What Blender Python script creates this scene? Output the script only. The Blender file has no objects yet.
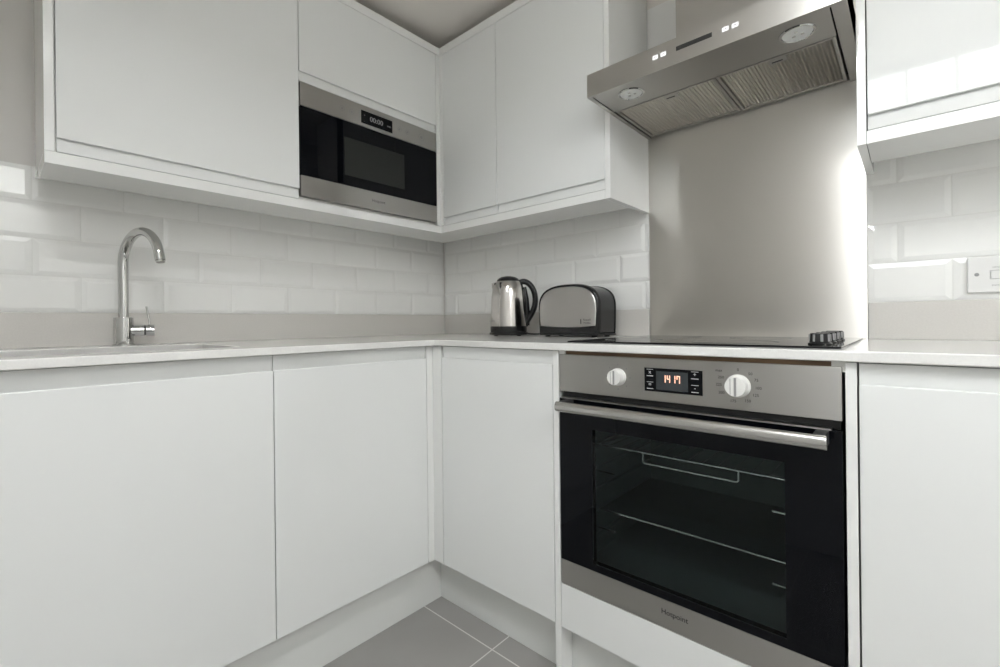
import bpy, bmesh, math, random
from mathutils import Vector, Matrix
random.seed(4)
S = bpy.context.scene
COL = S.collection
PI = math.pi

# ------------------------------------------------------------------ materials
def mat(name, base, rough=.5, metal=0., spec=None, coat=0., **kw):
    m = bpy.data.materials.new(name)
    m.use_nodes = True
    b = m.node_tree.nodes['Principled BSDF']
    b.inputs['Base Color'].default_value = (*base, 1)
    b.inputs['Roughness'].default_value = rough
    b.inputs['Metallic'].default_value = metal
    if coat:
        b.inputs['Coat Weight'].default_value = coat
        b.inputs['Coat Roughness'].default_value = .02
    if spec is not None:
        b.inputs['Specular IOR Level'].default_value = spec
    for k, v in kw.items():
        b.inputs[k.replace('_', ' ')].default_value = v
    return m

def nodes(m):
    nt = m.node_tree
    return nt, nt.nodes, nt.links, nt.nodes['Principled BSDF']

def add_noise_tone(m, scale, a, b, stretch=(1, 1, 1), detail=3, rough=None, bump=0.):
    nt, N, L, P = nodes(m)
    tc = N.new('ShaderNodeTexCoord'); mp = N.new('ShaderNodeMapping'); nz = N.new('ShaderNodeTexNoise')
    mp.inputs['Scale'].default_value = stretch
    nz.inputs['Scale'].default_value = scale; nz.inputs['Detail'].default_value = detail
    L.new(tc.outputs['Object'], mp.inputs['Vector']); L.new(mp.outputs['Vector'], nz.inputs['Vector'])
    cr = N.new('ShaderNodeValToRGB')
    cr.color_ramp.elements[0].position = .35; cr.color_ramp.elements[1].position = .65
    cr.color_ramp.elements[0].color = (*a, 1); cr.color_ramp.elements[1].color = (*b, 1)
    L.new(nz.outputs['Fac'], cr.inputs['Fac']); L.new(cr.outputs['Color'], P.inputs['Base Color'])
    if rough:
        mr = N.new('ShaderNodeMapRange')
        mr.inputs['To Min'].default_value = rough[0]; mr.inputs['To Max'].default_value = rough[1]
        L.new(nz.outputs['Fac'], mr.inputs['Value']); L.new(mr.outputs['Result'], P.inputs['Roughness'])
    if bump:
        bp = N.new('ShaderNodeBump'); bp.inputs['Strength'].default_value = bump; bp.inputs['Distance'].default_value = .001
        L.new(nz.outputs['Fac'], bp.inputs['Height']); L.new(bp.outputs['Normal'], P.inputs['Normal'])
    return m

M = {}
M['door'] = mat('white_gloss_lacquer', (.765, .775, .77), .035, spec=.5)
# very slight waviness of the lacquered fronts
def wavy(m, scale, dist):
    nt, N, L, P = nodes(m)
    tc = N.new('ShaderNodeTexCoord'); nz = N.new('ShaderNodeTexNoise'); bp = N.new('ShaderNodeBump')
    nz.inputs['Scale'].default_value = scale; nz.inputs['Detail'].default_value = 1
    bp.inputs['Strength'].default_value = 1; bp.inputs['Distance'].default_value = dist
    L.new(tc.outputs['Object'], nz.inputs['Vector']); L.new(nz.outputs['Fac'], bp.inputs['Height']); L.new(bp.outputs['Normal'], P.inputs['Normal'])
wavy(M['door'], 3.0, .0003)
M['panel'] = mat('white_panel', (.80, .805, .795), .10, spec=.5)
M['carcass'] = mat('white_melamine', (.72, .72, .70), .4)
M['plinth'] = mat('white_plinth', (.70, .71, .695), .18)
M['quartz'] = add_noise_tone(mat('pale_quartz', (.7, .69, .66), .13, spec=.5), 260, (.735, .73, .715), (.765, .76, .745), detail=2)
M['upstand'] = add_noise_tone(mat('shaded_quartz_upstand', (.6, .58, .55), .13, spec=.5), 260, (.63, .61, .58), (.655, .635, .605), detail=2)  # same quartz as the worktop, darkened to carry the upstand's shade
M['tile'] = mat('white_glazed_tile', (.87, .87, .855), .06, spec=.55)
wavy(M['tile'], 9.0, .0006)
M['grout'] = mat('white_grout', (.78, .78, .76), .8)
M['wall'] = add_noise_tone(mat('wall_paint', (.66, .63, .60), .75), 3, (.69, .67, .645), (.71, .69, .665))
M['ceil'] = add_noise_tone(mat('ceiling_paint', (.70, .66, .62), .8), 2, (.80, .765, .725), (.82, .785, .745))
M['whitewall'] = mat('white_wall_paint', (.88, .875, .86), .6)
M['timber'] = add_noise_tone(mat('raw_brown_timber', (.14, .08, .04), .6), 60, (.09, .05, .025), (.20, .12, .06), stretch=(.15, 1, 2))
M['chrome'] = mat('polished_chrome', (.62, .62, .61), .05, 1.)
M['blackglass'] = mat('black_glass', (.003, .0035, .005), .02, spec=.16)
M['hobglass'] = mat('hob_black_glass', (.006, .006, .007), .05, spec=.35)
M['blackplastic'] = mat('black_plastic', (.012, .012, .013), .22)
M['softblack'] = mat('soft_black_plastic', (.02, .02, .022), .4)
M['darkgap'] = mat('gap_shade', (.01, .01, .01), .6)  # near-black puts the shade inside gaps and slots into the colour
M['whiteplastic'] = mat('white_plastic', (.78, .78, .77), .25)
M['knobwhite'] = mat('pale_grey_knob', (.74, .74, .72), .3)
M['ink'] = mat('dark_grey_print', (.03, .03, .032), .5)
M['greyink'] = mat('grey_print', (.30, .30, .30), .5)
M['whiteink'] = mat('white_print', (.6, .6, .6), .5)
M['enamel'] = mat('grey_oven_enamel', (.16, .19, .19), .3)
M['wire'] = mat('oven_wire', (.75, .75, .75), .2, 1.)
M['screen'] = mat('grey_display', (.035, .04, .045), .15)
M['lampglass'] = mat('lamp_glass', (.75, .76, .75), .15, spec=.6)
M['bulb'] = mat('lamp_reflector', (.7, .7, .68), .2, 1.)
M['rubber'] = mat('black_rubber', (.015, .015, .015), .6)

def emit(name, c, s):
    m = bpy.data.materials.new(name); m.use_nodes = True
    b = m.node_tree.nodes['Principled BSDF']
    b.inputs['Base Color'].default_value = (.02, .02, .02, 1)
    b.inputs['Emission Color'].default_value = (*c, 1); b.inputs['Emission Strength'].default_value = s
    return m
M['digits'] = emit('lit_digits', (1., .50, .34), 1.0)
M['micro_digits'] = emit('lit_micro_digits', (.75, .75, .72), .10)
M['led'] = emit('lit_button', (1, 1, 1), .55)

def steel(name, base, rough, aniso, tangent=True, line=(2, 2, 300), bump=.05):
    """brushed stainless steel; the tangent comes from the UV map laid across the brushing"""
    m = mat(name, base, rough, 1.)
    nt, N, L, P = nodes(m)
    tc = N.new('ShaderNodeTexCoord'); mp = N.new('ShaderNodeMapping'); nz = N.new('ShaderNodeTexNoise')
    mp.inputs['Scale'].default_value = line
    nz.inputs['Scale'].default_value = 4; nz.inputs['Detail'].default_value = 3
    L.new(tc.outputs['Object'], mp.inputs['Vector']); L.new(mp.outputs['Vector'], nz.inputs['Vector'])
    mr = N.new('ShaderNodeMapRange')
    mr.inputs['To Min'].default_value = rough * .85; mr.inputs['To Max'].default_value = rough * 1.15
    L.new(nz.outputs['Fac'], mr.inputs['Value']); L.new(mr.outputs['Result'], P.inputs['Roughness'])
    bp = N.new('ShaderNodeBump'); bp.inputs['Strength'].default_value = bump; bp.inputs['Distance'].default_value = .0005
    L.new(nz.outputs['Fac'], bp.inputs['Height']); L.new(bp.outputs['Normal'], P.inputs['Normal'])
    if aniso:
        P.inputs['Anisotropic'].default_value = aniso
        if tangent:
            tg = N.new('ShaderNodeTangent'); tg.direction_type = 'UV_MAP'; tg.uv_map = 'brush'
            L.new(tg.outputs['Tangent'], P.inputs['Tangent'])
    return m
M['steel'] = steel('brushed_steel', (.42, .41, .39), .34, .9, bump=.006)
M['splash'] = steel('brushed_steel_sheet', (.72, .695, .655), .33, .99, bump=.002)
M['hoodsteel'] = steel('hood_brushed_steel', (.53, .515, .49), .36, .8, bump=.006)
M['handlesteel'] = steel('handle_brushed_steel', (.55, .54, .52), .24, 0, bump=.004)
M['kettlesteel'] = mat('kettle_polished_steel', (.66, .635, .61), .13, 1.)
M['toastersteel'] = mat('toaster_satin_steel', (.55, .535, .52), .30, 1.)
M['filter'] = mat('filter_aluminium', (.50, .48, .44), .35, 1.)
def mesh_bump(m, scale, strength):
    nt, N, L, P = nodes(m)
    tc = N.new('ShaderNodeTexCoord'); v = N.new('ShaderNodeTexVoronoi'); bp = N.new('ShaderNodeBump')
    v.inputs['Scale'].default_value = scale
    bp.inputs['Strength'].default_value = strength; bp.inputs['Distance'].default_value = .001
    L.new(tc.outputs['Object'], v.inputs['Vector']); L.new(v.outputs['Distance'], bp.inputs['Height']); L.new(bp.outputs['Normal'], P.inputs['Normal'])
mesh_bump(M['filter'], 420, .25)
M['latch'] = mat('latch_plate', (.42, .41, .39), .4, .3)

def glass_mat(name, tint, refl_rough=.01, ior=1.5):
    m = bpy.data.materials.new(name); m.use_nodes = True
    nt = m.node_tree; N = nt.nodes; L = nt.links; N.clear()
    o = N.new('ShaderNodeOutputMaterial'); mx = N.new('ShaderNodeMixShader'); fr = N.new('ShaderNodeFresnel')
    tr = N.new('ShaderNodeBsdfTransparent'); gl = N.new('ShaderNodeBsdfGlossy')
    fr.inputs['IOR'].default_value = ior
    tr.inputs['Color'].default_value = (*tint, 1); gl.inputs['Roughness'].default_value = refl_rough
    L.new(fr.outputs['Fac'], mx.inputs['Fac']); L.new(tr.outputs['BSDF'], mx.inputs[1]); L.new(gl.outputs['BSDF'], mx.inputs[2])
    L.new(mx.outputs['Shader'], o.inputs['Surface'])
    return m
M['ovenpane'] = glass_mat('tinted_oven_glass', (.80, .84, .84), ior=1.22)
M['windowpane'] = glass_mat('clear_window_glass', (.97, .98, .98))

def floor_mat():
    m = mat('grey_floor_tile', (.2, .195, .185), .38)
    nt, N, L, P = nodes(m)
    tc = N.new('ShaderNodeTexCoord'); sp = N.new('ShaderNodeSeparateXYZ'); L.new(tc.outputs['Object'], sp.inputs['Vector'])
    outs = []
    for ax, off in (('X', .885), ('Y', -.606)):
        s = N.new('ShaderNodeMath'); s.operation = 'SUBTRACT'; s.inputs[1].default_value = off
        p = N.new('ShaderNodeMath'); p.operation = 'PINGPONG'; p.inputs[1].default_value = .3
        l = N.new('ShaderNodeMath'); l.operation = 'LESS_THAN'; l.inputs[1].default_value = .0019
        L.new(sp.outputs[ax], s.inputs[0]); L.new(s.outputs[0], p.inputs[0]); L.new(p.outputs[0], l.inputs[0]); outs.append(l)
    mx = N.new('ShaderNodeMath'); mx.operation = 'MAXIMUM'
    L.new(outs[0].outputs[0], mx.inputs[0]); L.new(outs[1].outputs[0], mx.inputs[1])
    nz = N.new('ShaderNodeTexNoise'); nz.inputs['Scale'].default_value = 6; nz.inputs['Detail'].default_value = 5
    L.new(tc.outputs['Object'], nz.inputs['Vector'])
    cr = N.new('ShaderNodeValToRGB'); cr.color_ramp.elements[0].color = (.285, .277, .265, 1); cr.color_ramp.elements[1].color = (.335, .327, .315, 1)
    L.new(nz.outputs['Fac'], cr.inputs['Fac'])
    mc = N.new('ShaderNodeMix'); mc.data_type = 'RGBA'
    L.new(mx.outputs[0], mc.inputs['Factor']); L.new(cr.outputs['Color'], mc.inputs['A']); mc.inputs['B'].default_value = (.66, .65, .63, 1)
    L.new(mc.outputs['Result'], P.inputs['Base Color'])
    return m
M['floor'] = floor_mat()

# ------------------------------------------------------------------ builders
def new_bm():
    return bmesh.new()

def box(bm, x0, x1, y0, y1, z0, z1, bev=0., seg=2):
    vs = [bm.verts.new((x, y, z)) for x in (x0, x1) for y in (y0, y1) for z in (z0, z1)]
    idx = [(0, 1, 3, 2), (4, 6, 7, 5), (0, 4, 5, 1), (2, 3, 7, 6), (0, 2, 6, 4), (1, 5, 7, 3)]
    fs = [bm.faces.new([vs[i] for i in f]) for f in idx]
    if bev:
        es = list({e for f in fs for e in f.edges})
        bmesh.ops.bevel(bm, geom=es, offset=bev, segments=seg, profile=.5, affect='EDGES', clamp_overlap=True)
    return vs

def prism(bm, pts, f0, f1):
    """closed profile pts (list of 2-tuples) -> two copies via f0(p), f1(p), walls and caps"""
    a = [bm.verts.new(f0(p)) for p in pts]; b = [bm.verts.new(f1(p)) for p in pts]
    n = len(pts)
    for i in range(n):
        j = (i + 1) % n
        bm.faces.new((a[i], a[j], b[j], b[i]))
    bm.faces.new(a[::-1]); bm.faces.new(b)

def lathe(bm, prof, c=(0, 0, 0), seg=48, axis=None):
    """prof: list of (radius, height); axis: 3x3 matrix whose Z is the lathe axis"""
    A = axis if axis is not None else Matrix.Identity(3)
    C0 = Vector(c); rings = []
    for r, h in prof:
        if r < 1e-6:
            rings.append([bm.verts.new(C0 + A @ Vector((0, 0, h)))])
        else:
            rings.append([bm.verts.new(C0 + A @ Vector((r * math.cos(2 * PI * k / seg), r * math.sin(2 * PI * k / seg), h))) for k in range(seg)])
    for a, b in zip(rings, rings[1:]):
        if len(a) == 1 and len(b) == 1:
            continue
        for k in range(seg):
            l = (k + 1) % seg
            if len(a) == 1: bm.faces.new((a[0], b[l], b[k]))
            elif len(b) == 1: bm.faces.new((a[k], a[l], b[0]))
            else: bm.faces.new((a[k], a[l], b[l], b[k]))

def tube(bm, pts, rad, seg=16, cap=True, ell=None, up=None):
    """swept tube; rad a number or list; ell = (a, b) multiplies the radius along side/up"""
    P = [Vector(p) for p in pts]; n = len(P)
    R = rad if isinstance(rad, (list, tuple)) else [rad] * n
    prev = None; rings = []
    for i in range(n):
        t = (P[min(i + 1, n - 1)] - P[max(i - 1, 0)]).normalized()
        if prev is None:
            u = Vector(up) if up else (Vector((0, 0, 1)) if abs(t.z) < .9 else Vector((1, 0, 0)))
            s = t.cross(u).normalized()
        else:
            s = (prev - t * prev.dot(t)).normalized()
        prev = s; w = s.cross(t)
        a, b = ell if ell else (1, 1)
        rings.append([bm.verts.new(P[i] + R[i] * (a * math.cos(2 * PI * k / seg) * s + b * math.sin(2 * PI * k / seg) * w)) for k in range(seg)])
    for a, b in zip(rings, rings[1:]):
        for k in range(seg):
            l = (k + 1) % seg
            bm.faces.new((a[k], a[l], b[l], b[k]))
    if cap:
        bm.faces.new(rings[0][::-1]); bm.faces.new(rings[-1])

def obj(name, bm, m, parent=None, smooth=30, bevel=0., brush=None):
    bmesh.ops.recalc_face_normals(bm, faces=bm.faces)
    me = bpy.data.meshes.new(name); bm.to_mesh(me); bm.free()
    o = bpy.data.objects.new(name, me); COL.objects.link(o)
    me.materials.append(M[m] if isinstance(m, str) else m)
    if smooth:
        for p in me.polygons: p.use_smooth = True
        me.set_sharp_from_angle(angle=math.radians(smooth))
    if brush is not None:                       # UV map across the brushing, for the anisotropic tangent
        a, b = Vector(brush[0]), Vector(brush[1])
        uv = me.uv_layers.new(name='brush')
        for lp in me.loops:
            c = me.vertices[lp.vertex_index].co
            uv.data[lp.index].uv = (c.dot(a), c.dot(b))
    if bevel:
        md = o.modifiers.new('soft_edges', 'BEVEL'); md.width = bevel; md.segments = 2; md.limit_method = 'ANGLE'; md.angle_limit = math.radians(40)
    if smooth:
        wn = o.modifiers.new('face_weighted_normals', 'WEIGHTED_NORMAL'); wn.mode = 'FACE_AREA'; wn.weight = 100; wn.keep_sharp = True
    if parent is not None:
        o.parent = parent
        o.matrix_parent_inverse = Matrix.Translation(-parent.location)
    return o

def boxobj(name, b, m, parent=None, bev=0., **k):
    bm = new_bm(); box(bm, *b, bev=bev)
    return obj(name, bm, m, parent, **k)

def thing(name, label, cat, loc=(0, 0, 0), group=None):
    o = bpy.data.objects.new(name, None); COL.objects.link(o); o.location = loc; o.empty_display_size = .1
    o['label'] = label; o['category'] = cat
    if group: o['group'] = group
    return o

def tag(o, label, cat, group=None):
    o['label'] = label; o['category'] = cat
    if group: o['group'] = group
    return o

def struct(o):
    o['kind'] = 'structure'; return o

FONT = None
def text(name, s, size, o3, right, up, m, parent, align='CENTER', lift=.0004, bold=0.):
    cu = bpy.data.curves.new(name + '_curve', 'FONT'); cu.body = s; cu.size = size; cu.align_x = align; cu.align_y = 'CENTER'
    cu.extrude = .0001; cu.resolution_u = 3; cu.offset = bold
    t = bpy.data.objects.new(name, cu); COL.objects.link(t)
    bpy.context.view_layer.update()
    me = bpy.data.meshes.new_from_object(t.evaluated_get(bpy.context.evaluated_depsgraph_get()))
    bpy.data.objects.remove(t); bpy.data.curves.remove(cu)
    r, u = Vector(right).normalized(), Vector(up).normalized(); n = r.cross(u)
    mt = Matrix(((r.x, u.x, n.x, 0), (r.y, u.y, n.y, 0), (r.z, u.z, n.z, 0), (0, 0, 0, 1)))
    mt = Matrix.Translation(Vector(o3) + n * lift) @ mt
    me.transform(mt); me.materials.clear(); me.materials.append(M[m])
    me.name = name
    o = bpy.data.objects.new(name, me); COL.objects.link(o); o.parent = parent
    # text meshes are made in world coordinates; the parent chain only translates
    off = Vector((0, 0, 0)); p = parent
    while p is not None:
        off += p.location; p = p.parent
    tl = parent.location if parent.parent is None else parent.parent.location
    o.matrix_parent_inverse = Matrix.Translation(-tl) if parent.parent is None else Matrix.Identity(4)
    return o

def sub(name, bm, m, part, **k):
    """a sub-part: the parent is itself a child whose mesh is in world coordinates"""
    o = obj(name, bm, m, None, **k); o.parent = part
    return o

def subbox(name, b, m, part, bev=0., **k):
    bm = new_bm(); box(bm, *b, bev=bev); return sub(name, bm, m, part, **k)

# ------------------------------------------------------------------ measured layout (metres)
ZT, TT = .907, .019            # worktop top, thickness
WL, WB = .6335, .6016          # worktop front, left run (x) and back run (y = -WB)
DL, DB = .6105, .591           # base door fronts
PL, PB = .572, .531            # plinth fronts
ZD = .1657                     # plinth top / door bottom
UL, UB = .3086, .2858          # wall unit fronts
ZU, ZU2 = 1.349, 1.378         # pelmet board bottom / top
ZC2, ZC = 2.112, 2.144         # top infill strip
UR, RU = 1.114, 1.7239         # gap for the hood between the wall units
OL, OR = 1.125, 1.720          # oven
XE = 2.372                      # right end of the worktop
ROOMX, ROOMY, CEIL = 3.20, -1.87, 2.19
WX0, WX1, WZ0, WZ1 = 1.52, 2.18, 1.74, 2.188   # window opening behind the camera

# ------------------------------------------------------------------ room shell
struct(boxobj('floor', (-.15, ROOMX + .15, ROOMY - .15, .15, -.1, 0), 'floor', smooth=0))
struct(boxobj('ceiling', (-.15, ROOMX + .15, ROOMY - .15, .15, CEIL, CEIL + .1), 'ceil', smooth=0))
wall_left = struct(boxobj('wall_left', (-.15, -.010, ROOMY - .15, .15, 0, CEIL), 'wall', smooth=0))
wall_back = struct(boxobj('wall_back', (-.010, ROOMX + .15, .010, .15, 0, CEIL), 'whitewall', smooth=0))
struct(boxobj('wall_right', (ROOMX, ROOMX + .15, ROOMY - .15, .010, 0, CEIL), 'whitewall', smooth=0))
bm = new_bm()
for b in ((-.010, WX0, 0, CEIL), (WX1, ROOMX, 0, CEIL), (WX0, WX1, 0, WZ0), (WX0, WX1, WZ1, CEIL - .0005)):
    box(bm, b[0], b[1], ROOMY - .15, ROOMY, b[2], b[3])
struct(obj('wall_front', bm, 'whitewall', smooth=0))
# coving
def coving(bm, horizontal):
    pts = [(0, 0), (0, -.105)] + [(.105 - .105 * math.cos(a), -.105 + .105 * math.sin(a)) for a in [PI / 2 * k / 8 for k in range(1, 8)]] + [(.105, 0)]
    if horizontal:
        prism(bm, pts, lambda p: (.0, .010 - p[0], CEIL + p[1]), lambda p: (ROOMX, .010 - p[0], CEIL + p[1]))
    else:
        prism(bm, pts, lambda p: (-.010 + p[0], ROOMY, CEIL + p[1]), lambda p: (-.010 + p[0], -.1, CEIL + p[1]))
for nm, h in (('trim_1', True), ('trim_2', False)):
    bm = new_bm(); coving(bm, h); struct(obj(nm, bm, 'ceil', smooth=40))

# window
w = bpy.data.objects.new('window_1', None); COL.objects.link(w); w.location = ((WX0 + WX1) / 2, ROOMY, WZ0); struct(w)
bm = new_bm(); fy0, fy1 = ROOMY - .075, ROOMY - .02
for b in ((WX0, WX0 + .04, WZ0, WZ1), (WX1 - .04, WX1, WZ0, WZ1), (WX0, WX1, WZ0, WZ0 + .05), (WX0, WX1, WZ1 - .04, WZ1)):
    box(bm, b[0], b[1], fy0, fy1, b[2], b[3], .003)
obj('window_frame', bm, 'whiteplastic', w)
bm = new_bm()
GB = 1.802
for k in range(-3, 6):
    gx = GB + .171 * k
    if WX0 + .05 < gx < WX1 - .05: box(bm, gx - .007, gx + .007, fy0 + .01, fy1 - .006, WZ0 + .05, WZ1 - .04)
for gz in ():
    box(bm, WX0 + .04, WX1 - .04, fy0 + .01, fy1 - .006, gz - .02, gz + .02)
obj('glazing_bars', bm, 'whiteplastic', w)
boxobj('glass', (WX0 + .04, WX1 - .04, fy0 + .024, fy0 + .028, WZ0 + .05, WZ1 - .04), 'windowpane', w, smooth=0)
boxobj('window_sill', (WX0 - .04, WX1 + .04, ROOMY - .02, ROOMY + .05, WZ0 - .03, WZ0), 'whiteplastic', w, bev=.004)

# ------------------------------------------------------------------ bevelled metro tiles
def tiling(name, parent, plane, a0, a1, z0, z1, phase, phase2, pitch=.2, course=.104):
    bm = new_bm(); g = .0012; bv = .012; dp = .0023
    def V(a, d, z):
        return (d, a, z) if plane == 'L' else (a, -d, z)
    # grout bed
    if plane == 'L': box(bm, -.0100, -.0052, a0, a1, z0, z1)
    else: box(bm, a0, a1, .0052, .0100, z0, z1)
    nb = len(bm.faces)
    r = 0; z = z0
    while z < z1 - .004:
        zt = min(z + course, z1)
        ph = phase if r % 2 == 0 else phase2
        k = math.floor((a0 - ph) / pitch)
        while ph + k * pitch < a1:
            s = max(a0, ph + k * pitch) + g; e = min(a1, ph + (k + 1) * pitch) - g; k += 1
            if e - s < .006: continue
            zb, zz = z + g, zt - g
            h = min(bv, (e - s) * .35, (zz - zb) * .35)
            lo = [(s, zb), (e, zb), (e, zz), (s, zz)]; hi = [(s + h, zb + h), (e - h, zb + h), (e - h, zz - h), (s + h, zz - h)]
            A = [bm.verts.new(V(p[0], -.0053, p[1])) for p in lo]; B = [bm.verts.new(V(p[0], -.0045, p[1])) for p in lo]; C = [bm.verts.new(V(p[0], -.0045 + dp, p[1])) for p in hi]
            for P, Q in ((A, B), (B, C)):
                for i in range(4):
                    j = (i + 1) % 4; bm.faces.new((P[i], P[j], Q[j], Q[i]))
            bm.faces.new(C)
        z += course; r += 1
    o = obj(name, bm, 'tile', parent, smooth=0)
    o.data.materials.append(M['grout'])
    for i in range(nb): o.data.polygons[i].material_index = 1
    o.matrix_parent_inverse = Matrix.Identity(4)
    return o
UPZ = 1.0045
tiling('wall_tiling', wall_left, 'L', ROOMY, -.0001, UPZ, 1.412, -1.406, -1.506)
tiling('wall_tiling', wall_back, 'B', .0001, UR, UPZ, 1.412, .694, .594)
tiling('wall_tiling', wall_back, 'B', RU, XE, UPZ, 1.412, .688, .786)

# ------------------------------------------------------------------ worktop
SX0, SX1, SY0, SY1 = .165, .525, -1.60, -1.15      # sink cut-out
bm = new_bm()
def slab_with_hole():
    # L-shaped slab outline, hole with rounded corners; built from a grid of quads around the hole
    z1, z0 = ZT, ZT - TT
    r = .03
    hole = []
    for cx, cy, a0 in ((SX1 - r, SY1 - r, 0), (SX0 + r, SY1 - r, PI / 2), (SX0 + r, SY0 + r, PI), (SX1 - r, SY0 + r, 1.5 * PI)):
        for k in range(7):
            a = a0 + PI / 2 * k / 6; hole.append((cx + r * math.cos(a), cy + r * math.sin(a)))
    outer = [(0, 0), (0, ROOMY), (WL, ROOMY), (WL, -WB), (XE, -WB), (XE, 0)]
    loops = []
    for z in (z0, z1):
        ov = [bm.verts.new((x, y, z)) for x, y in outer]; hv = [bm.verts.new((x, y, z)) for x, y in hole]
        es = []
        for vs in (ov, hv):
            for i in range(len(vs)): es.append(bm.edges.new((vs[i], vs[(i + 1) % len(vs)])))
        bmesh.ops.triangle_fill(bm, edges=es, use_beauty=True)
        loops.append((ov, hv))
    for q in (0, 1):
        a, b = loops[0][q], loops[1][q]
        for i in range(len(a)):
            j = (i + 1) % len(a); bm.faces.new((a[i], a[j], b[j], b[i]))
slab_with_hole()
worktop = tag(obj('worktop', bm, 'quartz', smooth=30, bevel=.0022), 'long pale quartz worktop running round the corner over the white base units', 'worktop')
tag(boxobj('upstand', (.0005, .004, ROOMY + .001, -.0001, ZT + .0002, UPZ), 'upstand', bev=.001), 'low shaded beige grey quartz upstand behind the tap', 'upstand')
tag(boxobj('upstand', (.0045, UR - .002, -.004, -.0005, ZT + .0002, UPZ), 'upstand', bev=.001), 'low shaded beige grey quartz upstand behind the kettle and toaster', 'upstand')
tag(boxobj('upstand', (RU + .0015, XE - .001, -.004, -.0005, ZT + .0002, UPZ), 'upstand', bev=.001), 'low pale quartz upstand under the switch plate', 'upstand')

# sink
sink = thing('undermount_sink', 'steel undermount sink bowl cut into the worktop in front of the tap', 'sink', ((SX0 + SX1) / 2, (SY0 + SY1) / 2, ZT - TT - .19))
bm = new_bm()
r = .03
def rr(x0, x1, y0, y1, z, r, n=6):
    out = []
    for cx, cy, a0 in ((x1 - r, y1 - r, 0), (x0 + r, y1 - r, PI / 2), (x0 + r, y0 + r, PI), (x1 - r, y0 + r, 1.5 * PI)):
        for k in range(n + 1):
            a = a0 + PI / 2 * k / n; out.append(bm.verts.new((cx + r * math.cos(a), cy + r * math.sin(a), z)))
    return out
zr = ZT - TT - .0005
L0 = rr(SX0 - .018, SX1 + .018, SY0 - .018, SY1 + .018, zr, .04)
L1 = rr(SX0 - .002, SX1 + .002, SY0 - .002, SY1 + .002, zr, .032)
L2 = rr(SX0 + .004, SX1 - .004, SY0 + .004, SY1 - .004, zr - .165, .04)
L3 = rr(SX0 + .03, SX1 - .03, SY0 + .03, SY1 - .03, zr - .188, .03)
for a, b in ((L0, L1), (L1, L2), (L2, L3)):
    for i in range(len(a)):
        j = (i + 1) % len(a); bm.faces.new((a[i], a[j], b[j], b[i]))
bm.faces.new(L3)
so = obj('bowl', bm, mat('sink_steel', (.55, .54, .52), .28, 1.), sink, smooth=40)
md = so.modifiers.new('thickness', 'SOLIDIFY'); md.thickness = .001; md.offset = 0
bm = new_bm(); lathe(bm, [(0, .002), (.012, .002), (.03, .004), (.042, .004), (.044, .0012), (0, .0012)], ((SX0 + SX1) / 2, (SY0 + SY1) / 2, zr - .188), 32)
obj('drain', bm, 'chrome', sink)

# tap
TX, TY = .078, -1.322
tap = thing('mixer_tap', 'tall chrome swan neck mixer tap standing on the worktop by the sink', 'tap', (TX, TY, ZT))
bm = new_bm(); lathe(bm, [(0, 0), (.027, 0), (.027, .004), (.0235, .0045), (.0235, .081), (.0225, .083), (0, .083)], (TX, TY, ZT), 40)
obj('body', bm, 'chrome', tap)
th = math.radians(20); dx, dy = math.cos(th), math.sin(th)
pts = [(TX, TY, ZT + .078), (TX, TY, ZT + .15), (TX, TY, ZT + .230)]
ra = .084
for k in range(1, 27):
    a = PI * k / 26 * (168 / 180)
    h = ra - ra * math.cos(a)
    pts.append((TX + dx * h, TY + dy * h, ZT + .237 + ra * math.sin(a) * 1.1))
e = Vector(pts[-1]) - Vector(pts[-2]); e.normalize()
pts.append(tuple(Vector(pts[-1]) + e * .015))
bm = new_bm(); tube(bm, pts, .0128, 24); spout = obj('spout', bm, 'chrome', tap)
bm = new_bm(); tube(bm, [pts[-1], tuple(Vector(pts[-1]) + e * .006)], .0105, 24)
obj('aerator', bm, 'chrome', tap)
hd = Vector((math.cos(math.radians(80)), math.sin(math.radians(80)), 0))
b0 = Vector((TX, TY, ZT + .044))
bm = new_bm(); tube(bm, [b0 + hd * .015, b0 + hd * .048], .0165, 28); obj('valve_arm', bm, 'chrome', tap)
bm = new_bm(); tube(bm, [b0 + hd * .0483, b0 + hd * .0515], .0150, 28); obj('collar', bm, 'softblack', tap)
bm = new_bm(); tube(bm, [b0 + hd * .0518, b0 + hd * .073], .0175, 28); cap = obj('valve_knob', bm, 'chrome', tap, bevel=.001)
bm = new_bm(); q = b0 + hd * .062
tube(bm, [q + Vector((0, 0, .010)), q + Vector((0, 0, .04)) - hd * .003, q + Vector((0, 0, .072)) - hd * .008], .0026, 12); obj('lever', bm, 'chrome', tap)

# ------------------------------------------------------------------ doors with a J-shaped finger pull
TH = .019
def jdoor(name, run, front, a0, a1, z0, z1, groove, H, parent, m='door'):
    """run 'L': front face at x = front, spans y a0..a1; run 'B': front at y = -front, spans x a0..a1"""
    if groove == 'top':
        zf = z1 - H
        prof = [(0, z0), (0, zf - .003), (.0008, zf - .0008), (.002, zf), (.0045, zf), (.0055, zf - .002), (.0065, zf - .008), (.008, zf - .010), (.009, zf - .008), (.0085, zf + .002), (.0065, zf + .014), (.0055, z1), (TH, z1), (TH, z0)]
    else:
        zf = z0 + H
        prof = [(0, z1), (0, zf + .003), (.0008, zf + .0008), (.002, zf), (.005, zf), (.006, zf + .002), (.007, zf + .009), (.0085, zf + .011), (.010, zf + .009), (.0105, zf + .002), (.0075, zf - .012), (.0035, z0), (TH, z0), (TH, z1)]
    bm = new_bm()
    if run == 'L':
        f = lambda a: (lambda p: (front - p[0], a, p[1]))
    else:
        f = lambda a: (lambda p: (a, -(front - p[0]), p[1]))
    prism(bm, prof, f(a0), f(a1))
    return obj(name, bm, m, parent, smooth=35, bevel=.0012)

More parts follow.
